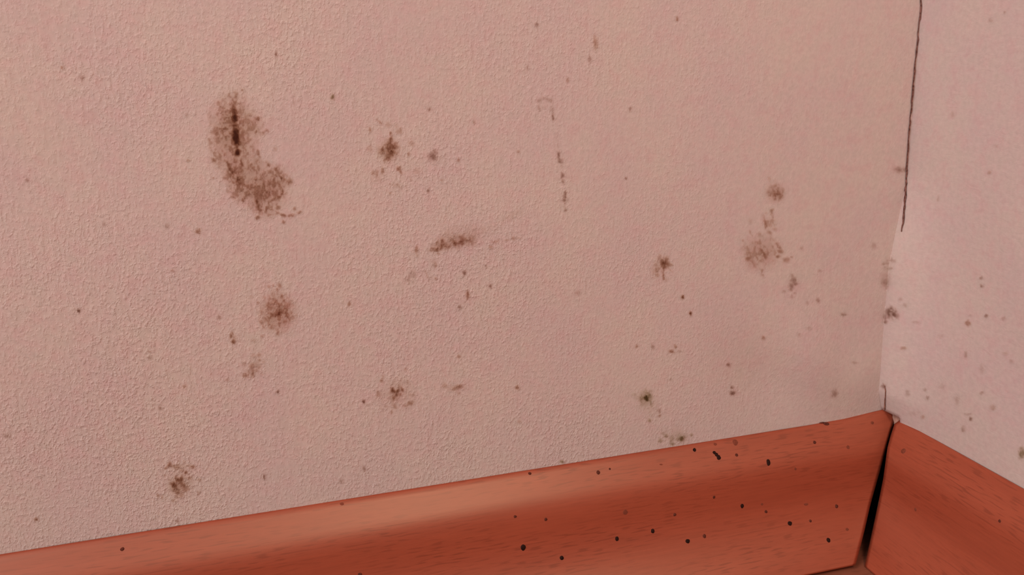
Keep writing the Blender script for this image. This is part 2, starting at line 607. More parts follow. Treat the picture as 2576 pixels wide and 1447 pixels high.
PATCHES = 'mould patches on the long wall'
L_SHAPE = [
    ('g', 578, 330, 48, 84, 0.72, 4), ('g', 562, 378, 30, 50, 0.55, 0), ('g', 632, 315, 30, 38, 0.45), ('g', 618, 372, 30, 40, 0.45),
    ('g', 655, 478, 62, 46, 0.74, 20), ('g', 690, 455, 38, 38, 0.66, 0), ('g', 592, 436, 30, 46, 0.72, -25), ('g', 644, 432, 36, 30, 0.58), ('h', 622, 420, 30, 40, 0.22), ('h', 588, 330, 36, 66, 0.14), ('g', 610, 478, 30, 34, 0.75, 0),
    ('g', 586, 272, 16, 36, 0.70, 8), ('g', 668, 520, 30, 30, 0.70, 0), ('h', 584, 335, 46, 84, 0.34), ('h', 655, 476, 50, 40, 0.42), ('h', 684, 462, 30, 30, 0.2), ('h', 632, 318, 30, 34, 0.14), ('h', 590, 440, 30, 40, 0.2),
    ('d', 589, 284, 7.5, 24, 2.0, -6), ('d', 591, 317, 5.5, 16, 1.6, -6), ('d', 593.5, 344, 8, 20, 5.5, -7),
    ('d', 597, 383, 6.5, 9, 4.4, 10), ('d', 596, 368, 3.5, 9, 1.6), ('d', 590, 297, 7.5, 13, 3.4),
    ('s', [(606, 400), (610, 425), (616, 443)], 4, 0.9), ('s', [(571, 406), (578, 428), (590, 445), (603, 462)], 7, 1.1), ('d', 599, 454, 8, 9, 1.3),
    ('s', [(646, 505), (649, 520), (652, 534)], 5, 1.1), ('d', 648, 547, 6, 6, 1.2), ('s', [(652, 532), (665, 526), (686, 527), (708, 541), (720, 545), (738, 541), (757, 534)], 5.5, 0.85),
    ('d', 713, 558, 4, 5, 0.9), ('d', 741, 524, 4, 5, 0.9), ('d', 698, 522, 6, 6, 0.8), ('d', 728, 457, 7, 8, 1.2), ('d', 716, 452, 6, 4, 0.8),
    ('s', [(664, 408), (675, 418), (682, 432)], 7, 1.0), ('s', [(694, 424), (700, 440), (706, 448)], 7, 1.1), ('d', 699, 458, 6, 6, 0.9),
    ('d', 593, 237, 5, 8, 0.7), ('d', 609, 226, 4, 4, 0.6), ('d', 576, 239, 3, 6, 0.5), ('d', 549, 260, 7, 6, 0.6), ('d', 552, 277, 4, 4, 0.5),
    ('d', 649, 299, 4.5, 6, 1.1), ('s', [(645, 330), (660, 335), (672, 330)], 6, 0.6), ('d', 691, 374, 5, 5, 0.35), ('s', [(648, 381), (651, 395), (645, 408)], 5, 0.6),
    ('s', [(536, 400), (549, 412)], 6, 0.7), ('d', 536, 448, 4, 3, 0.5), ('d', 566, 447, 6, 5, 0.6), ('d', 526, 292, 5, 14, 0.25), ('d', 529, 310, 4, 6, 0.3),
    ('s', [(560, 300), (566, 318), (553, 330)], 5, 0.6), ('d', 543, 336, 5, 7, 0.7), ('s', [(526, 350), (530, 372), (540, 392)], 6, 0.45), ('d', 574, 482, 5, 4, 0.4),
    ('s', [(585, 495), (612, 506)], 7, 0.7), ('d', 631, 415, 5, 4, 0.8), ('d', 622, 303, 10, 6, 0.45), ('s', [(680, 505), (706, 494), (713, 480)], 6, 0.8),
]
BLOTCH = [
    ('h', 977, 382, 26, 30, 0.34), ('g', 984, 371, 17, 22, 1.1, 0), ('d', 982, 374, 11, 14, 0.8), ('d', 962, 380, 8, 11, 0.6), ('d', 985, 383, 6, 7, 1.9, 20), ('d', 974, 395, 8, 12, 1.1, 20), ('g', 961, 379, 11, 14, 0.75),
    ('s', [(982, 335), (983, 348), (984, 362)], 5, 0.9), ('d', 930.5, 327, 4, 6, 0.75), ('s', [(948, 301), (953, 304), (958, 310)], 5, 0.6), ('d', 976, 313, 7, 8, 0.35),
    ('d', 1003, 331, 9, 6, 0.5), ('d', 1007, 328, 4, 7, 0.6), ('d', 1034, 361, 8, 7, 0.4, 40), ('d', 1027, 388, 4, 6, 0.65), ('d', 929, 373, 8, 9, 0.30),
    ('d', 939, 435, 6, 7, 0.55), ('d', 948, 436, 4, 8, 0.65), ('d', 962, 430, 4, 9, 0.85), ('d', 1002, 424, 6, 6, 1.1, 30), ('s', [(1004, 428), (1010, 437)], 5, 0.6),
    ('d', 1049, 430, 11, 11, 0.26), ('s', [(980, 462), (990, 467), (1012, 470)], 8, 0.38), ('d', 998, 464, 5, 4, 0.5), ('d', 981.5, 486, 4, 4, 0.5), ('h', 948, 450, 16, 10, 0.22),
    ('d', 1036, 356, 4, 3, 0.4), ('s', [(1026, 440), (1033, 452)], 3, 0.3), ('d', 997, 318, 4, 8, 0.3),
]
STREAK = [
    ('h', 1160, 607, 44, 17, 0.40, -4), ('h', 1112, 616, 26, 14, 0.3, -12), ('h', 1128, 588, 26, 13, 0.22, -35), ('h', 1206, 580, 40, 12, 0.20, -12), ('h', 1288, 542, 36, 10, 0.18, -25), ('h', 1180, 570, 26, 14, 0.13),
    ('g', 1158, 606, 32, 15, 0.62, -4), ('g', 1184, 602, 14, 14, 0.5), ('s', [(1087, 627), (1097, 624), (1108, 624), (1111, 608)], 9, 1.15), ('g', 1110, 618, 22, 11, 0.8, -10),
    ('d', 1143, 611, 6, 8, 1.0), ('d', 1162, 610, 6, 7, 1.1), ('g', 1152, 620, 9, 8, 0.7), ('d', 1124, 619, 10, 7, 0.75), ('d', 1103, 638, 5, 3, 0.6), ('d', 1188, 604, 5, 14, 0.35),
    ('d', 1234, 621, 6, 5, 0.5), ('s', [(1240, 611), (1247, 607), (1256, 603)], 6.5, 0.85), ('s', [(1256, 604), (1274, 604), (1291, 600), (1306, 598)], 3.2, 0.40), ('d', 1291, 600, 5, 5, 0.6),
    ('d', 1048, 628, 4.5, 9, 1.1), ('d', 1049, 643, 2.5, 6, 0.4), ('d', 1095, 667, 7, 7, 0.45), ('h', 1088, 660, 12, 10, 0.15), ('s', [(1070, 684), (1076, 697)], 4, 0.4),
]
SMUDGE = [('d', 1037, 690, 9, 11, 0.32, 20), ('d', 1026, 704, 9, 8, 0.26), ('h', 1032, 697, 14, 18, 0.10)]
DASHES = [
    ('s', [(1356, 274), (1354, 258), (1360, 250), (1369, 247), (1380, 251), (1387, 254), (1389, 266), (1387, 276), (1390, 290)], 6, 0.36), ('d', 1355, 253, 5, 5, 0.5), ('d', 1380, 251, 4, 5, 0.5),
    ('d', 1386, 253, 4, 6, 0.5), ('d', 1369, 247, 4, 4, 0.45), ('d', 1356, 274, 4, 5, 0.5), ('d', 1388, 275, 5, 6, 0.5), ('s', [(1388, 292), (1391, 299)], 5, 0.85), ('d', 1368, 270, 8, 5, 0.2),
    ('s', [(1406, 381), (1406, 392), (1409, 406)], 7.5, 0.85), ('d', 1412, 416, 4, 6, 0.25), ('s', [(1414, 437), (1415, 456)], 7, 1.15), ('s', [(1420, 484), (1421, 500), (1422, 526)], 6, 0.85),
    ('d', 1422, 527, 5, 5, 0.6), ('d', 1413, 503, 5, 5, 0.25), ('d', 1398, 339, 4, 7, 0.2), ('s', [(1399, 342), (1403, 370)], 3, 0.14),
]
SOFT_SPOT = [
    ('h', 1950, 482, 27, 28, 0.25), ('g', 1950, 486, 20, 20, 0.72), ('d', 1949, 491, 8, 9, 0.75), ('d', 1962, 494, 7, 7, 0.75), ('d', 1949, 467, 6, 4, 0.6), ('d', 1933, 482, 5, 6, 0.5),
    ('d', 1949, 500, 5, 4, 0.6), ('d', 1935, 450, 4, 7, 0.25), ('d', 1968, 480, 5, 7, 0.35),
]
NETWORK = [
    ('d', 1941, 530, 5, 6, 0.85), ('s', [(1941, 534), (1944, 548)], 5, 0.5), ('s', [(1920, 545), (1923, 558), (1927, 568)], 5.5, 0.6), ('s', [(1926, 536), (1918, 548)], 4, 0.35), ('s', [(1922, 556), (1938, 556), (1950, 552)], 7, 0.4),
    ('s', [(1926, 567), (1935, 582), (1940, 594), (1947, 604), (1955, 616), (1963, 630)], 6, 0.55), ('g', 1936, 560, 20, 18, 0.35), ('d', 1949, 576, 6, 4, 0.4),
    ('g', 1916, 632, 50, 46, 0.42), ('g', 1930, 615, 28, 28, 0.40), ('h', 1914, 634, 42, 36, 0.24), ('g', 1884, 640, 14, 30, 0.42), ('d', 1882, 650, 7, 6, 0.8), ('d', 1880, 637, 4, 14, 0.5),
    ('d', 1963, 632, 8, 6, 0.9), ('d', 1957, 645, 6, 4, 1.0), ('d', 1978, 654, 9, 7, 0.65), ('d', 1991, 646, 4, 3, 0.5), ('d', 1911, 590, 5, 6, 0.45), ('s', [(1886, 578), (1892, 594)], 5, 0.4), ('d', 1869, 605, 3, 4, 0.35),
    ('s', [(1912, 626), (1922, 640), (1927, 652)], 5, 0.6), ('s', [(1893, 660), (1902, 674), (1915, 680), (1919, 694)], 5.5, 0.5), ('d', 1917, 681, 4, 5, 0.6), ('h', 1890, 672, 18, 12, 0.12), ('d', 1887, 556, 6, 8, 0.2),
]
TAIL = [
    ('d', 1996, 704, 7, 9, 0.85), ('d', 1992, 694, 4, 6, 0.45), ('d', 1991, 720, 7, 8, 0.85), ('d', 2000, 714, 6, 5, 0.8), ('d', 1989, 728, 5, 6, 0.6), ('h', 1994, 712, 18, 22, 0.14), ('d', 1972, 733, 5, 4, 0.35),
    ('d', 1999, 737, 4, 3, 0.35), ('d', 1992, 745, 4, 7, 0.3),
]
SPIDER = [
    ('g', 1669, 661, 14, 15, 0.95), ('h', 1666, 664, 18, 20, 0.26), ('d', 1670, 662, 4.5, 5, 1.6), ('d', 1669, 673, 5, 5, 1.2), ('s', [(1670, 676), (1670, 690), (1668, 702)], 4, 0.85), ('g', 1650, 676, 14, 12, 0.55),
    ('d', 1653, 692, 6, 5, 0.65), ('s', [(1678, 665), (1689, 666)], 5, 0.45), ('s', [(1680, 672), (1690, 683)], 3.5, 0.3), ('s', [(1657, 650), (1659, 643), (1665, 645)], 5, 0.4), ('d', 1645, 699, 8, 3, 0.25), ('d', 1675, 703, 5, 6, 0.28),
    ('s', [(1650, 680), (1642, 690)], 4, 0.3),
]
ROUND_BROWN = [
    ('h', 700, 785, 38, 42, 0.30), ('g', 698, 786, 42, 46, 0.82), ('g', 706, 765, 26, 22, 0.55), ('d', 703, 789.5, 5.5, 5.5, 1.9), ('s', [(710, 743), (713, 756)], 7, 0.85), ('d', 703, 718, 5, 7, 0.75, -20),
    ('d', 676, 721, 5, 4, 0.45), ('d', 688, 718, 3, 4, 0.45), ('d', 698, 729, 4, 5, 0.6), ('d', 677, 765, 5, 6, 0.85), ('s', [(661, 775), (664, 788)], 5, 0.6), ('d', 648, 762, 4, 5, 0.6), ('d', 723, 794, 7, 6, 0.85),
    ('d', 656, 811, 5, 6, 0.7), ('s', [(657, 816), (666, 826)], 5, 0.4), ('d', 699, 836, 4, 8, 0.6), ('s', [(728, 777), (737, 768)], 4, 0.6), ('d', 659, 845, 5, 4, 0.4), ('d', 666, 749, 5, 4, 0.28), ('d', 683, 826, 7, 4, 0.6),
    ('d', 717, 809, 6, 5, 0.7), ('d', 728, 806, 3, 6, 0.5), ('d', 684, 793, 4, 6, 0.8), ('d', 632, 746, 6, 4, 0.2),
]
DRIP_SPOT = [('d', 587, 859.5, 5, 5, 1.7), ('s', [(581, 838), (583, 847)], 6.5, 0.95), ('h', 588, 852, 11, 13, 0.30), ('s', [(584, 847), (591, 853), (588, 858)], 5, 0.5)]
CLUSTER = [
    ('h', 638, 922, 28, 34, 0.13), ('d', 633, 921, 6, 6, 0.9), ('d', 652, 893, 6, 6, 0.5), ('d', 653, 906, 4.5, 4, 0.65), ('g', 647, 918, 12, 10, 0.5), ('d', 616, 944, 6, 7, 0.85), ('d', 645, 932, 4, 4, 0.7),
    ('g', 630, 938, 12, 12, 0.62), ('d', 614, 916, 6, 6, 0.28), ('d', 638, 896, 7, 6, 0.3), ('d', 663, 910, 3, 3, 0.3), ('d', 634, 943, 5, 5, 0.5), ('d', 659, 942, 5, 4, 0.2),
]
CROSS = [
    ('h', 995, 995, 46, 34, 0.26), ('s', [(987, 982), (996, 985), (1003, 985), (1009, 980)], 6.5, 1.35), ('d', 997, 992, 7, 6, 0.95), ('d', 1005, 992, 5, 5, 0.8), ('d', 991, 999, 6, 6, 0.9), ('g', 990, 1003, 12, 8, 0.55),
    ('d', 1031, 1015, 10, 5, 0.85, -25), ('d', 1019, 1021, 6, 4, 0.45), ('s', [(987, 1014), (994, 1025)], 6, 0.45), ('d', 985, 1037, 4, 5, 0.6), ('d', 959, 959, 5, 4, 0.75), ('s', [(962, 948), (959, 958)], 4, 0.4),
    ('s', [(949, 986), (952, 995)], 5, 0.35), ('d', 1036, 993, 7, 5, 0.35), ('s', [(1025, 958), (1027, 966)], 4, 0.4), ('d', 1020, 929, 4, 5, 0.45), ('d', 1004, 974, 6, 6, 0.4), ('d', 970, 1022, 6, 4, 0.25), ('d', 959, 1028, 4, 4, 0.3),
    ('h', 1000, 960, 24, 12, 0.10), ('d', 925, 1018, 6, 3, 0.25),
]
WEDGE = [('s', [(1143, 975), (1152, 973), (1160, 972)], 8, 0.55), ('d', 1157, 974, 9, 6, 0.5), ('d', 1119, 969, 6, 7, 0.35, 30), ('h', 1138, 975, 26, 9, 0.20), ('d', 1153, 990, 4, 6, 0.3), ('h', 1136, 1000, 18, 6, 0.10)]
BLACK_EYE = [
    ('d', 1625, 1002, 6, 6, 3.2), ('g', 1624, 1000, 16, 19, 0.75), ('h', 1626, 1008, 28, 26, 0.20), ('s', [(1618, 1006), (1619, 1019)], 6, 0.65), ('s', [(1634, 1010), (1640, 1022)], 5, 0.45), ('s', [(1625, 983), (1620, 992)], 5, 0.4),
    ('d', 1632, 993, 5, 4, 0.6), ('d', 1595, 993, 7, 5, 0.22), ('d', 1604, 1002, 6, 6, 0.2), ('h', 1640, 1038, 22, 20, 0.08),
]
STAR = [
    ('h', 450, 1215, 32, 38, 0.30), ('h', 450, 1224, 20, 14, 0.30), ('s', [(464, 1190), (458, 1199), (453, 1208), (447, 1210), (440, 1217), (434, 1222)], 7, 1.2), ('d', 449, 1207, 8, 6, 1.6), ('s', [(440, 1203), (450, 1208), (456, 1216)], 6, 0.9), ('g', 450, 1222, 24, 18, 0.72),
    ('d', 446, 1238, 6, 6, 0.85), ('d', 469, 1230, 7, 7, 0.7), ('s', [(446, 1250), (452, 1248), (458, 1247)], 7, 0.5), ('d', 436, 1259, 5, 5, 0.5), ('s', [(418, 1177), (423, 1171), (427, 1168)], 6, 0.75), ('g', 446, 1174, 24, 7, 0.6),
    ('s', [(473, 1170), (479, 1174), (487, 1175)], 6.5, 0.75), ('s', [(398, 1246), (405, 1248), (407, 1253)], 5, 0.5), ('d', 501, 1208, 5, 4, 0.5), ('s', [(413, 1195), (420, 1195)], 5, 0.45), ('d', 475, 1203, 7, 5, 0.5), ('d', 458, 1184, 5, 5, 0.6),
    ('d', 499, 1240, 3, 6, 0.45, 20), ('d', 463, 1162, 3, 5, 0.35), ('d', 449, 1161, 4, 3, 0.3), ('s', [(455, 1216), (464, 1222)], 6, 0.7),
]
BOARD_EDGE = [
    ('d', 1714, 1104, 6.5, 5.5, 1.8), ('h', 1714, 1100, 16, 14, 0.25), ('d', 1705, 1104, 5, 5, 0.5), ('d', 1720, 1100, 4, 4, 0.6), ('d', 1675, 1096, 5, 5, 0.65), ('d', 1691, 1117, 5, 5, 0.95), ('d', 1661, 1109, 6, 5, 0.55), ('h', 1690, 1098, 46, 28, 0.15),
    ('d', 1690, 1105, 5, 8, 0.4), ('d', 1739, 1094, 4, 4, 0.55), ('d', 1667, 1091, 4, 4, 0.35),
]
CORNER_FAN = [
    ('s', [(2240, 778), (2236, 792)], 8, 0.7), ('s', [(2240, 778), (2247, 788), (2254, 797)], 8, 0.75), ('s', [(2234, 786), (2226, 796)], 6, 0.5), ('g', 2241, 786, 15, 14, 0.75), ('h', 2240, 790, 22, 20, 0.2), ('d', 2229, 810, 5, 5, 0.95),
    ('s', [(2227, 798), (2229, 808)], 4, 0.6), ('s', [(2240, 792), (2246, 802)], 5, 0.4),
]
SEAM_SMUDGE = [('d', 2262, 428, 10, 7, 0.6), ('h', 2262, 427, 18, 12, 0.25), ('s', [(2264, 428), (2279, 427)], 6, 0.5), ('d', 2259, 432, 6, 5, 0.4)]
CORNER_HATCH = [
    ('d', 2227, 711, 11, 9, 0.55), ('h', 2230, 700, 14, 22, 0.28), ('s', [(2224, 675), (2234, 676), (2244, 675)], 5, 0.4), ('s', [(2232, 656), (2244, 653), (2252, 658)], 5, 0.35), ('s', [(2222, 664), (2236, 660)], 4, 0.3), ('d', 2232, 722, 5, 8, 0.35),
    ('h', 2240, 655, 14, 14, 0.18),
]
colony('mould_patch', L_SHAPE, 'large boot-shaped brown mould patch with a black streak inside, biggest on the wall', 'mould patch', PATCHES, BROWN, 11)
colony('mould_patch', BLOTCH, 'dark brown mould blotch ringed by loose flecks, beside the big boot-shaped patch', 'mould patch', PATCHES, BROWN, 12)
colony('mould_patch', STREAK, 'long smeared brown mould streak lying level in the middle of the long wall', 'mould patch', PATCHES, BROWN, 13)
colony('mould_patch', SMUDGE, 'faint grey-brown smudge below the near end of the long level mould streak', 'mould patch', PATCHES, GREY, 14)
colony('mould_patch', DASHES, 'broken upright line of thin mould dashes with a hook at its top', 'mould patch', PATCHES, GREY, 15)
colony('mould_patch', SOFT_SPOT, 'soft round brown mould spot above the pale netted patch near the corner', 'mould patch', PATCHES, BROWN, 16)
colony('mould_patch', NETWORK, 'pale netted brown mould patch nearest the corner, with a thin stalk rising from it', 'mould patch', PATCHES, BROWN, 17, 1.6, 1.0)
colony('mould_patch', TAIL, 'small dark double mould mark below the pale netted patch', 'mould patch', PATCHES, GREY, 18)
colony('mould_patch', SPIDER, 'spider-shaped brown mould spot with thin legs hanging down', 'mould patch', PATCHES, BROWN, 19)
colony('mould_patch', ROUND_BROWN, 'round grainy brown mould patch with a rust dot, below the boot-shaped patch', 'mould patch', PATCHES, RUST, 20)
colony('mould_patch', DRIP_SPOT, 'small dark drop-shaped mould spot beside the round grainy brown patch', 'mould patch', PATCHES, BROWN, 21, 1.0)
colony('mould_patch', CLUSTER, 'loose cluster of small brown mould flecks below the round grainy patch', 'mould patch', PATCHES, BROWN, 22)
colony('mould_patch', CROSS, 'mould spot with a dark crooked core and wide pale halo, low mid wall', 'mould patch', PATCHES, BROWN, 23)
colony('mould_patch', WEDGE, 'faint wedge-shaped brown smear beside the crooked-core mould spot', 'mould patch', PATCHES, BROWN, 24)
colony('mould_patch', BLACK_EYE, 'mould spot with a round black centre above the skirting board', 'mould patch', PATCHES, OLIVE, 25)
colony('mould_patch', STAR, 'star-shaped brown mould patch lowest on the wall, above the skirting board', 'mould patch', PATCHES, BROWN, 26)
colony('mould_patch', BOARD_EDGE, 'greyish mould spots with one olive lump, touching the top of the skirting board', 'mould patch', PATCHES, OLIVE, 27)
colony('mould_patch', CORNER_FAN, 'grey fan-shaped mould patch on the bulging paper in the room corner', 'mould patch', 'mould patches in the corner', GREY, 28)
colony('mould_patch', SEAM_SMUDGE, 'small brown mould smudge touching the dark corner seam', 'mould patch', 'mould patches in the corner', GREY, 29)
colony('mould_patch', CORNER_HATCH, 'faint hatched mould smear in the corner crease above the grey fan', 'mould patch', 'mould patches in the corner', GREY, 30)

# small single specks: (x, y, rx, ry, density, tint, where it is)
SPECKS = [
    (1090, 393, 11, 11, 0.95, GREY, 'dark round mould speck right beside the ringed brown blotch, largest single speck'),
    (1080, 275, 5, 5, 0.60, GREY, 'grey mould speck above the ringed brown blotch'),
    (1192, 308, 3.2, 5, 0.40, GREY, 'faint grey speck between the ringed blotch and the hooked dashes'),
    (1153, 402, 3.5, 5, 0.60, BROWN, 'small brown speck just beyond the dark round speck by the ringed blotch'),
    (1077, 480, 4, 5, 0.85, GREY, 'dark speck above the start of the long level streak'),
    (1110, 453, 6, 4, 0.35, BROWN, 'faint brown speck below the dark round speck by the ringed blotch'),
    (1303, 382, 4, 4, 0.45, BROWN, 'small speck beside the middle of the hooked line of dashes'),
    (1574, 448, 3, 4, 0.75, GREY, 'lone tiny dark speck between the hooked dashes and the soft round spot'),
    (1167, 687, 4.5, 6, 1.05, GREY, 'dark grey speck directly below the long level streak'),
    (1176, 741, 4, 9, 0.95, BROWN, 'upright dark speck, second below the long level streak'),
    (1233, 720, 4, 5, 0.75, GREY, 'small dark speck below the far end of the long level streak'),
    (1156, 773, 4.5, 5, 0.80, GREY, 'dark speck lowest of those strung below the long level streak'),
    (1096, 701, 5, 4, 0.50, BROWN, 'small slanted speck below the start of the long level streak'),
    (1222, 669, 3, 4, 0.50, GREY, 'tiny speck under the thin tail of the long level streak'),
    (878, 765, 5, 6, 0.65, BROWN, 'brown speck between the round grainy patch and the specks under the streak'),
    (1717, 748, 3.6, 3.6, 1.6, BROWN, 'crisp round dark dot below the spider-shaped spot, upper of two'),
    (1737, 788, 4, 5, 1.5, BROWN, 'crisp dark dot below the spider-shaped spot, lower of two'),
    (2057, 755, 5, 6, 0.45, GREY, 'small grey speck below the dark double mark near the corner'),
    (2030, 763, 4, 6, 0.32, GREY, 'faint grey speck beside the one below the dark double mark'),
    (2017, 624, 5, 5, 0.32, GREY, 'faint speck on the corner side of the pale netted patch'),
    (2062, 681, 5, 4, 0.28, GREY, 'faint level speck between the dark double mark and the corner'),
    (1453, 737, 9, 7, 0.32, GREY, 'pale grey smudge between the long level streak and the spider-shaped spot'),
    (699, 985, 4, 4, 1.1, GREY, 'tiny round dark dot below the loose cluster of flecks'),
    (551, 798, 4.5, 5, 0.60, GREY, 'grey speck above the drop-shaped spot'),
    (637, 857, 9, 6, 0.30, GREY, 'faint smudge between the drop-shaped spot and the round grainy patch'),
    (571, 956, 7, 5, 0.28, BROWN, 'faint brown smudge below the loose cluster of flecks'),
    (914.5, 1010, 3.8, 4.4, 1.25, GREY, 'tiny dark dot beside the crooked-core mould spot'),
    (1154, 897, 4, 4.5, 0.65, BROWN, 'small speck above the faint wedge-shaped smear'),
    (1301, 976, 5, 6, 0.75, BROWN, 'brown speck beyond the faint wedge-shaped smear'),
    (1306, 1061, 4, 5, 0.42, BROWN, 'small speck below the brown speck beyond the wedge-shaped smear'),
    (1601, 872, 3.6, 4.5, 0.60, BROWN, 'tiny speck above the black-centred spot, farthest from the corner'),
    (1641, 872, 4, 6, 0.50, GREY, 'grey speck above the black-centred spot'),
    (1689, 883.5, 6.5, 4, 0.95, BROWN, 'dark flat speck above the black-centred spot towards the corner'),
    (1699, 872, 4.5, 5, 0.62, BROWN, 'brown speck just above the dark flat one'),
    (1709, 883, 7, 4, 0.32, GREY, 'faint speck beside the dark flat one'),
    (1832, 918, 5.5, 4.5, 0.75, GREY, 'grey speck uppermost above the black pair of specks'),
    (1841, 975, 4.5, 4, 0.75, GREY, 'small dark speck, upper of a close pair'),
    (1843, 989, 6.5, 5, 1.05, GREY, 'dark double speck, lower of a close pair'),
    (1687, 955, 5, 4, 0.30, GREY, 'faint speck between the dark flat speck and the skirting board'),
    (1658, 1034, 5, 7, 0.45, GREY, 'grey speck just below the black-centred spot'),
    (1659, 1046, 4, 4, 0.50, BROWN, 'brown speck under the grey one below the black-centred spot'),
    (1633, 1058, 4.5, 4.5, 0.60, OLIVE, 'olive speck between the black-centred spot and the skirting board'),
    (1413, 1162, 5, 4, 0.9, OLIVE, 'dark speck sitting on the top edge of the skirting board'),
    (498, 582, 6, 6, 0.95, BROWN, 'dark brown speck below the big boot-shaped patch'),
    (420, 569, 6, 6, 0.40, GREY, 'faint slanted speck beside the dark brown one below the boot-shaped patch'),
    (474, 404, 6, 4, 0.45, BROWN, 'small brown speck beside the middle of the boot-shaped patch'),
    (469, 289, 4, 6, 0.40, GREY, 'faint speck beside the top of the boot-shaped patch'),
    (68, 454, 6, 5, 0.50, GREY, 'grey speck nearest the edge away from the corner, mid height'),
    (205, 195, 6, 7, 0.45, GREY, 'grey speck high on the wall far from the corner'),
    (156, 170, 4, 5, 0.50, RUST, 'rust speck high on the wall, farthest from the corner'),
    (261, 564, 4.5, 6, 0.38, GREY, 'faint speck between the wall edge and the boot-shaped patch'),
    (198, 782, 5, 5, 1.10, GREY, 'isolated dark round speck on the bare wall far from the corner'),
    (402, 1027, 4.5, 5, 0.55, GREY, 'grey speck above the star-shaped patch'),
    (376, 900, 6, 5, 0.40, GREY, 'faint speck between the star-shaped patch and the drop-shaped spot, lower'),
    (376, 885, 4, 4, 0.40, BROWN, 'faint speck between the star-shaped patch and the drop-shaped spot, upper'),
    (464, 973, 5, 6, 0.48, BROWN, 'small brown speck below the drop-shaped spot'),
    (16, 1096, 9, 6, 0.42, GREY, 'grey smear low on the wall at the edge farthest from the corner'),
    (433, 681, 5, 5, 0.40, BROWN, 'faint brown speck between the boot-shaped patch and the round grainy patch'),
    (664, 1200, 3, 7, 0.95, GREY, 'tiny dark slanted dash beside the star-shaped patch'),
    (90, 1307, 5, 5, 0.95, BROWN, 'dark speck just above the far end of the skirting board'),
    (446, 1311, 5, 4.5, 0.60, GREY, 'small speck below the star-shaped patch at the skirting edge'),
    (916, 1179, 5, 7, 0.65, GREY, 'grey speck above the middle of the skirting board'),
    (858, 1211, 4.5, 5, 0.45, GREY, 'faint speck closer to the board than the grey one above it'),
    (836, 244.5, 5, 6, 0.95, OLIVE, 'dark speck high between the boot-shaped patch and the ringed blotch'),
    (694, 136, 3.5, 5.5, 0.85, GREY, 'tiny dark speck high above the boot-shaped patch'),
    (1327, 170, 4, 7, 0.35, GREY, 'faint upright speck above the hook of the dashed line'),
    (1349, 62, 7, 5, 0.60, GREY, 'grey speck highest above the hooked dashes'),
    (1703, 48, 3.6, 5.5, 0.85, BROWN, 'small dark speck highest on the wall towards the corner'),
    (1498, 109, 6, 16, 0.60, BROWN, 'thin upright brown mark high on the wall'),
    (1483, 149, 5, 8, 0.50, GREY, 'grey slanted fleck below the thin upright brown mark'),
    (1427, 201, 4, 7, 0.42, BROWN, 'small upright fleck between the hook and the thin brown mark'),
    (1585, 274, 4.5, 6, 0.50, GREY, 'grey speck above the lone tiny dark speck'),
    (1920, 850, 5, 5, 0.65, BROWN, 'brown speck on smooth paper below the pale netted patch'),
    (2122, 791, 7, 4, 0.58, GREY, 'small level fleck near the corner crease'),
    (2099, 990, 7, 10, 0.58, GREY, 'grey smudged speck above the corner end of the skirting board'),
    (2010, 842, 5, 6, 0.25, GREY, 'very faint upper speck on the dented paper'),
    (2035, 826, 8, 5, 0.28, GREY, 'faint level smear on the dented paper'),
    (2150, 913, 10, 4, 0.28, GREY, 'faint level smear near the corner crease'),
    (2198, 618, 6, 9, 0.30, GREY, 'faint upright smudge beside the foot of the dark corner seam'),
    (2224, 972, 5.5, 6, 0.85, GREY, 'dark speck at the top of the torn paper in the corner'),
]
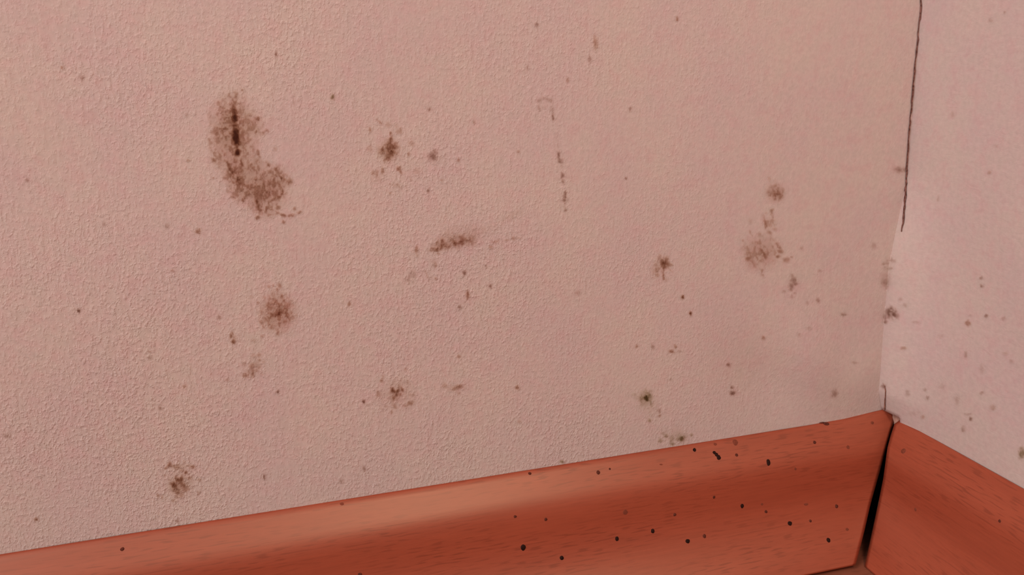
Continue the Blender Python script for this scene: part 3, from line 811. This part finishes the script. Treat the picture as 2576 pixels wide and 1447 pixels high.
SIDE_SPECKS = [
    (2468, 700, 5, 4.5, 0.70, GREY, 'upper of two small dark specks one above the other on the short wall'),
    (2470, 720, 5, 4.5, 0.85, GREY, 'lower of two small dark specks one above the other on the short wall'),
    (2481, 795, 5, 4.5, 0.95, GREY, 'dark round speck below the close pair on the short wall'),
    (2435, 814, 7, 6.5, 0.95, BROWN, 'largest dark brown speck in mid height of the short wall'),
    (2441, 793, 5, 3, 0.35, GREY, 'faint speck just above the largest brown one on the short wall'),
    (2524, 802, 7, 5, 0.38, GREY, 'faint speck near the outer edge of the short wall, mid height'),
    (2430, 893, 5, 8, 0.60, GREY, 'upright dark fleck below the largest brown speck on the short wall'),
    (2273, 876, 8, 5, 0.55, BROWN, 'small slanted fleck on the bulging paper of the short wall'),
    (2528, 889, 9, 5, 0.28, OLIVE, 'faint olive smear on the outer part of the short wall'),
    (2544, 910, 7, 7, 0.34, GREY, 'faint grey speck under the olive smear on the short wall'),
    (2470, 928, 9, 14, 0.28, GREY, 'pale slanted smear on the short wall below the upright fleck'),
    (2366, 846, 10, 6, 0.24, GREY, 'very faint smear on the short wall beside the largest brown speck'),
    (2265, 753, 5, 5, 0.35, GREY, 'faint upper speck by the grey fan on the short wall'),
    (2277, 768, 6, 6, 0.35, GREY, 'faint lower speck by the grey fan on the short wall'),
    (2304, 811, 12, 5, 0.28, GREY, 'faint level smear below the grey fan on the short wall'),
    (2408, 1008, 7, 12, 0.36, GREY, 'grey slanted smear low on the short wall'),
    (2470, 989, 5, 5, 0.52, GREY, 'small dark speck low on the short wall towards its outer edge'),
    (2497, 1026, 8, 8, 0.42, BROWN, 'brown smudge low on the short wall towards its outer edge'),
    (2333, 1001, 5, 5, 0.55, GREY, 'small dark speck low on the short wall near the corner'),
    (2326, 981, 5, 5, 0.38, GREY, 'faint speck above the small dark one low on the short wall'),
    (2283, 989, 7, 9, 0.36, GREY, 'faint slanted speck low in the corner of the short wall'),
    (2370, 972, 8, 8, 0.24, GREY, 'very faint blot on the lower short wall'),
    (2442.5, 1055, 4.5, 5, 1.15, GREY, 'dark crisp dot low on the short wall'),
    (2436, 1042, 12, 4, 0.38, GREY, 'grey arc just above the dark crisp dot on the short wall'),
    (2424, 1080, 6, 9, 0.50, GREY, 'grey upright smear below the dark crisp dot on the short wall'),
    (2322, 1050, 6, 6, 0.50, BROWN, 'brown speck above the corner end of the short skirting board'),
    (2300, 1040, 22, 6, 0.18, GREY, 'faint level smear above the corner end of the short skirting board'),
    (2571, 1142, 8, 12, 1.05, OLIVE, 'dark olive mould blot at the outer edge low on the short wall'),
    (2492, 52, 8, 7, 0.36, GREY, 'grey blot highest on the short wall'),
    (2528, 31, 4, 4, 0.45, GREY, 'tiny speck beside the grey blot highest on the short wall'),
    (2490, 434, 5, 6, 0.45, BROWN, 'small brown speck on the upper half of the short wall'),
    (2397, 287, 7, 10, 0.22, GREY, 'faint smudge on the upper half of the short wall near the seam'),
    (2506, 366, 7, 5, 0.22, GREY, 'faint smear above the small brown speck on the short wall'),
    (2360, 500, 4, 8, 0.34, GREY, 'faint slanted fleck on the short wall beside the corner seam'),
]


def speck(x, y, rx, ry, amp, tint, label, group, seed):
    prims = [('d', x, y, rx * 0.92, ry * 0.92, amp * 1.05), ('g', x, y, rx * 1.5, ry * 1.5, amp * 0.45), ('h', x, y, rx * 1.5, ry * 1.5, amp * 0.10)]
    if amp > 0.5:
        prims.append(('d', x + ((seed * 37) % 7 - 3) * 0.5 * rx / 3, y - ry * 0.9, rx * 0.5, ry * 0.6, amp * 0.5))
    colony('mould_speck', prims, label, 'mould speck', group, tint, seed, 0.9)


for i, s_ in enumerate(SPECKS):
    speck(*s_, 'mould specks on the long wall', 100 + i)
for i, s_ in enumerate(SIDE_SPECKS):
    speck(*s_[:4], s_[4] * 0.8, *s_[5:], 'mould specks on the short wall', 300 + i)

# ------------------------------------------------------------------ corner seam and torn paper edge
def crack(name, pts, label, parent, mat=MAT_SEAM, wander=2.2):
    """A dark open joint in the paper along the corner: a thin recessed ribbon of uneven width."""
    o_cam = Vector(CAM)
    left, right = [], []
    n = 90
    ts = np.linspace(0, 1, n)
    py = np.interp(ts, np.linspace(0, 1, len(pts)), [p[1] for p in pts])
    px = np.interp(py, [p[1] for p in pts], [p[0] for p in pts])
    w = np.interp(py, [p[1] for p in pts], [p[2] for p in pts])
    w = w * (0.6 + 0.8 * value_noise(py / 9.0, py * 0 + 3.3, 77)) * 0.42
    px = px + (value_noise(py / 14.0, py * 0 + 8.1, 78) - 0.5) * wander
    for x, y, h in zip(px, py, w):
        for lst, dx in ((left, -h), (right, h)):
            d = Vector(ray(x + dx, y))
            loc = bvh_walls.ray_cast(o_cam, d)[0]
            lst.append(loc - d * 0.0006)
    vs = left + right
    fs = [(i, i + 1, n + i + 1, n + i) for i in range(n - 1)]
    o = mesh_obj(name, vs, fs, mat)
    o.parent = parent
    if label:
        o['label'] = label
    return o


crack('corner_seam', [(2319, -30, 3.2), (2316, 20, 4.0), (2307, 120, 4.2), (2299, 205, 4.8), (2291, 290, 4.2), (2282, 420, 4.6), (2277, 490, 5.4), (2273, 545, 5.6), (2268, 583, 2.5)],
      'thin dark brown open seam down the room corner', wall_left)
crack('torn_edge', [(2225, 970, 2.2), (2227, 984, 2.6), (2226.5, 1000, 2.6), (2225.5, 1018, 3.4), (2225, 1033, 4.0)], 'short brown tear in the paper above the skirting boards', wall_left, MAT_TEAR, 0.6)

# a sliver of paper standing up behind the corner ends of the boards
def flap():
    pts = [(2246, 1034), (2266, 1030), (2268, 1045), (2269, 1060), (2258, 1066), (2245, 1068), (2245, 1050)]
    front, back = [], []
    for x, y in pts:
        d = Vector(ray(x, y))
        t = (0.0004 - CAM[0]) / d.x
        p = Vector(CAM) + d * t
        front.append(p)
        back.append(p + Vector((0.0016, 0, 0)))
    n = len(pts)
    fs = [tuple(range(n)), tuple(reversed(range(n, 2 * n)))] + [(i, (i + 1) % n, n + (i + 1) % n, n + i) for i in range(n)]
    o = mesh_obj('paper_flap', front + back, fs, MAT_FLAP, smooth=False)
    o.parent = wall_right
    o['label'] = 'brownish scrap of paper sticking out between the board ends'


flap()

# ------------------------------------------------------------------ dark spots on the skirting boards
bvh_boards, own_boards = bvh_of([board_left, board_right])


def board_spot(blobs, label, group, mat, seed, flat=0.35):
    """A small raised drop on the board; blobs = [(x, y, rx, ry), ...] joined into one crust."""
    rng = random.Random(seed)
    o_cam = Vector(CAM)
    verts, faces = [], []
    for (x, y, rx, ry) in blobs:
        loc, nor, fi, dist = bvh_boards.ray_cast(o_cam, Vector(ray(x, y)))
        if loc is None:
            continue
        if nor.dot(loc - o_cam) > 0:
            nor = -nor
        right = Vector(R_CAM[0])
        right = (right - nor * right.dot(nor)).normalized()
        up = nor.cross(right)
        up = up if up.dot(Vector(-R_CAM[1])) > 0 else -up
        d = Vector(ray(x, y))
        k = (loc - o_cam).dot(Vector(R_CAM[2])) / F_PX
        fore = max(0.45, abs(nor.dot(d)))
        a, b = rx * k, ry * k / fore
        h = min(a, b) * flat
        n = 18
        wob = [1 + rng.uniform(-0.16, 0.16) for _ in range(n)]
        wob = [(wob[i - 1] + 2 * wob[i] + wob[(i + 1) % n]) / 4 for i in range(n)]
        base = len(verts)
        rings = [(1.0, -0.15), (0.97, 0.25), (0.80, 0.68), (0.48, 0.93)]
        for r, z in rings:
            for i in range(n):
                t = 2 * math.pi * i / n
                verts.append(loc + right * (a * r * wob[i] * math.cos(t)) + up * (b * r * wob[i] * math.sin(t)) + nor * (h * z))
        verts.append(loc + nor * h)
        for j in range(len(rings) - 1):
            for i in range(n):
                p, q = base + j * n + i, base + j * n + (i + 1) % n
                faces.append((p, q, q + n, p + n))
        top = base + (len(rings) - 1) * n
        for i in range(n):
            faces.append((top + i, top + (i + 1) % n, len(verts) - 1))
    o = mesh_obj('dark_spot', verts, faces, mat)
    recentre(o)
    return tag(o, label, 'spot', group)


B, BR, FA = MAT_SPOT, MAT_SPOT_BROWN, MAT_SPOT_FAINT
BOARD_SPOTS = [
    ([(1316, 1378, 6.4, 7.4)], B, 'largest round black spot on the long skirting board'),
    ([(1413, 1404, 5.2, 5.2)], B, 'black spot low on the board, next to the largest one'),
    ([(1552, 1356, 5, 5.4)], B, 'black spot on the lower board, third from the largest one towards the corner'),
    ([(1642, 1336, 5, 5)], B, 'black spot just above a pale smear on the lower board'),
    ([(1730, 1362, 5.8, 5)], B, 'wide black spot, larger of a close pair low on the board'),
    ([(1772, 1349, 4.4, 4.2)], BR, 'smaller dark spot, upper of a close pair low on the board'),
    ([(1867, 1273, 4.4, 4.8)], B, 'round black spot at mid height of the board below the oval one'),
    ([(1987, 1317, 5.8, 4.6)], B, 'oval black spot on the lower board near the corner'),
    ([(2084, 1359, 5, 5)], B, 'dark spot lowest near the cut corner end of the board'),
    ([(2104.5, 1274, 4.2, 4.2)], BR, 'brown spot close to the cut corner end, mid height'),
    ([(1933, 1163.5, 5, 7)], B, 'upright oval black spot on the upper slope towards the corner'),
    ([(1797, 1139, 4.6, 4.0), (1802, 1144, 4.6, 4.4), (1808, 1151, 5.4, 6)], B, 'slug-shaped double black spot on the upper slope'),
    ([(1747, 1132, 4.6, 4.2)], B, 'black spot just before the slug-shaped one on the upper slope'),
    ([(1853, 1145, 4, 3.4)], BR, 'small dark spot just past the slug-shaped one'),
    ([(1505, 1189, 5, 5)], BR, 'dark brown spot alone on the bright upper slope'),
    ([(1332.5, 1191.5, 4.4, 3.4)], BR, 'small dark spot by the top edge, first on the bright slope'),
    ([(307.5, 1382, 4.8, 4.6)], BR, 'lone dark spot at the far end of the long skirting board'),
    ([(905, 1446, 5, 5)], BR, 'dark spot at the bottom middle of the long skirting board'),
    ([(1296, 1300, 3.8, 3.4)], BR, 'small spot in the dark band above the largest black spot'),
    ([(1373, 1307, 4, 3.8)], BR, 'small spot in the dark band, next beyond the one above the largest'),
    ([(1697.5, 1295, 4, 3.4)], BR, 'small brown spot below the dark band, above the close pair'),
    ([(1927, 1288, 4, 3.2)], BR, 'small brown spot between the round mid spot and the oval corner one'),
    ([(2038.5, 1311, 3.6, 3.0)], BR, 'tiny brown spot beyond the oval black one near the corner'),
    ([(2049, 1113, 4, 3.6)], BR, 'brown spot on the upper slope, nearest the corner'),
    ([(1534, 1180, 2.8, 2.6)], BR, 'tiny spot up beside the lone one on the bright slope'),
    ([(1796, 1251, 3.6, 3)], BR, 'tiny spot at mid height below the slug-shaped one'),
    ([(2001, 1180, 3.4, 3)], FA, 'tiny faint spot beyond the upright oval one'),
    ([(1849, 1113, 7, 6.4)], FA, 'faint broad brown smudge above the small spot past the slug-shaped one'),
    ([(1799, 1118, 4.6, 3.4)], FA, 'faint brown spot directly above the slug-shaped one'),
    ([(1573, 1289, 6.4, 6)], FA, 'faint round smudge in the dark band towards the corner'),
    ([(2133, 1125, 4.6, 4.4)], FA, 'faint brown spot on the upper slope by the cut corner end'),
    ([(2194, 1064, 4.6, 3.4)], FA, 'faint spot at the top edge by the cut corner end'),
    ([(1917, 1269, 3.4, 2.8)], FA, 'tiny faint spot beside the round mid spot'),
    ([(2028, 1269, 6, 3)], FA, 'faint level smear above the oval black corner spot'),
    ([(2131, 1332, 4.6, 3.4)], FA, 'faint spot above the lowest one at the cut corner end'),
    ([(860, 1268, 5.4, 3.4)], FA, 'faint spot on the upper slope, middle of the long board'),
    ([(1663, 1169, 5, 1.6)], FA, 'thin faint scratch-like mark on the bright upper slope'),
    ([(2066, 1064, 7, 2.6), (2078, 1066, 8, 3.4)], BR, 'dark brown smear along the top edge near the corner'),
]
for i, (bl, m, lab) in enumerate(BOARD_SPOTS):
    board_spot(bl, lab, 'dark spots on the long skirting board', m, 500 + i, 0.35 if m is not FA else 0.05)
for i, (bl, m, lab) in enumerate([
    ([(2515, 1311.5, 3.6, 3.4)], BR, 'small dark spot on the outer part of the short skirting board'),
    ([(2303, 1282, 3.6, 3.2)], FA, 'tiny faint spot in the middle of the short skirting board'),
    ([(2273, 1135, 7, 5)], FA, 'faint brown smudge at the corner end of the short skirting board'),
]):
    board_spot(bl, lab, 'spots on the short skirting board', m, 600 + i, 0.3 if m is BR else 0.08)
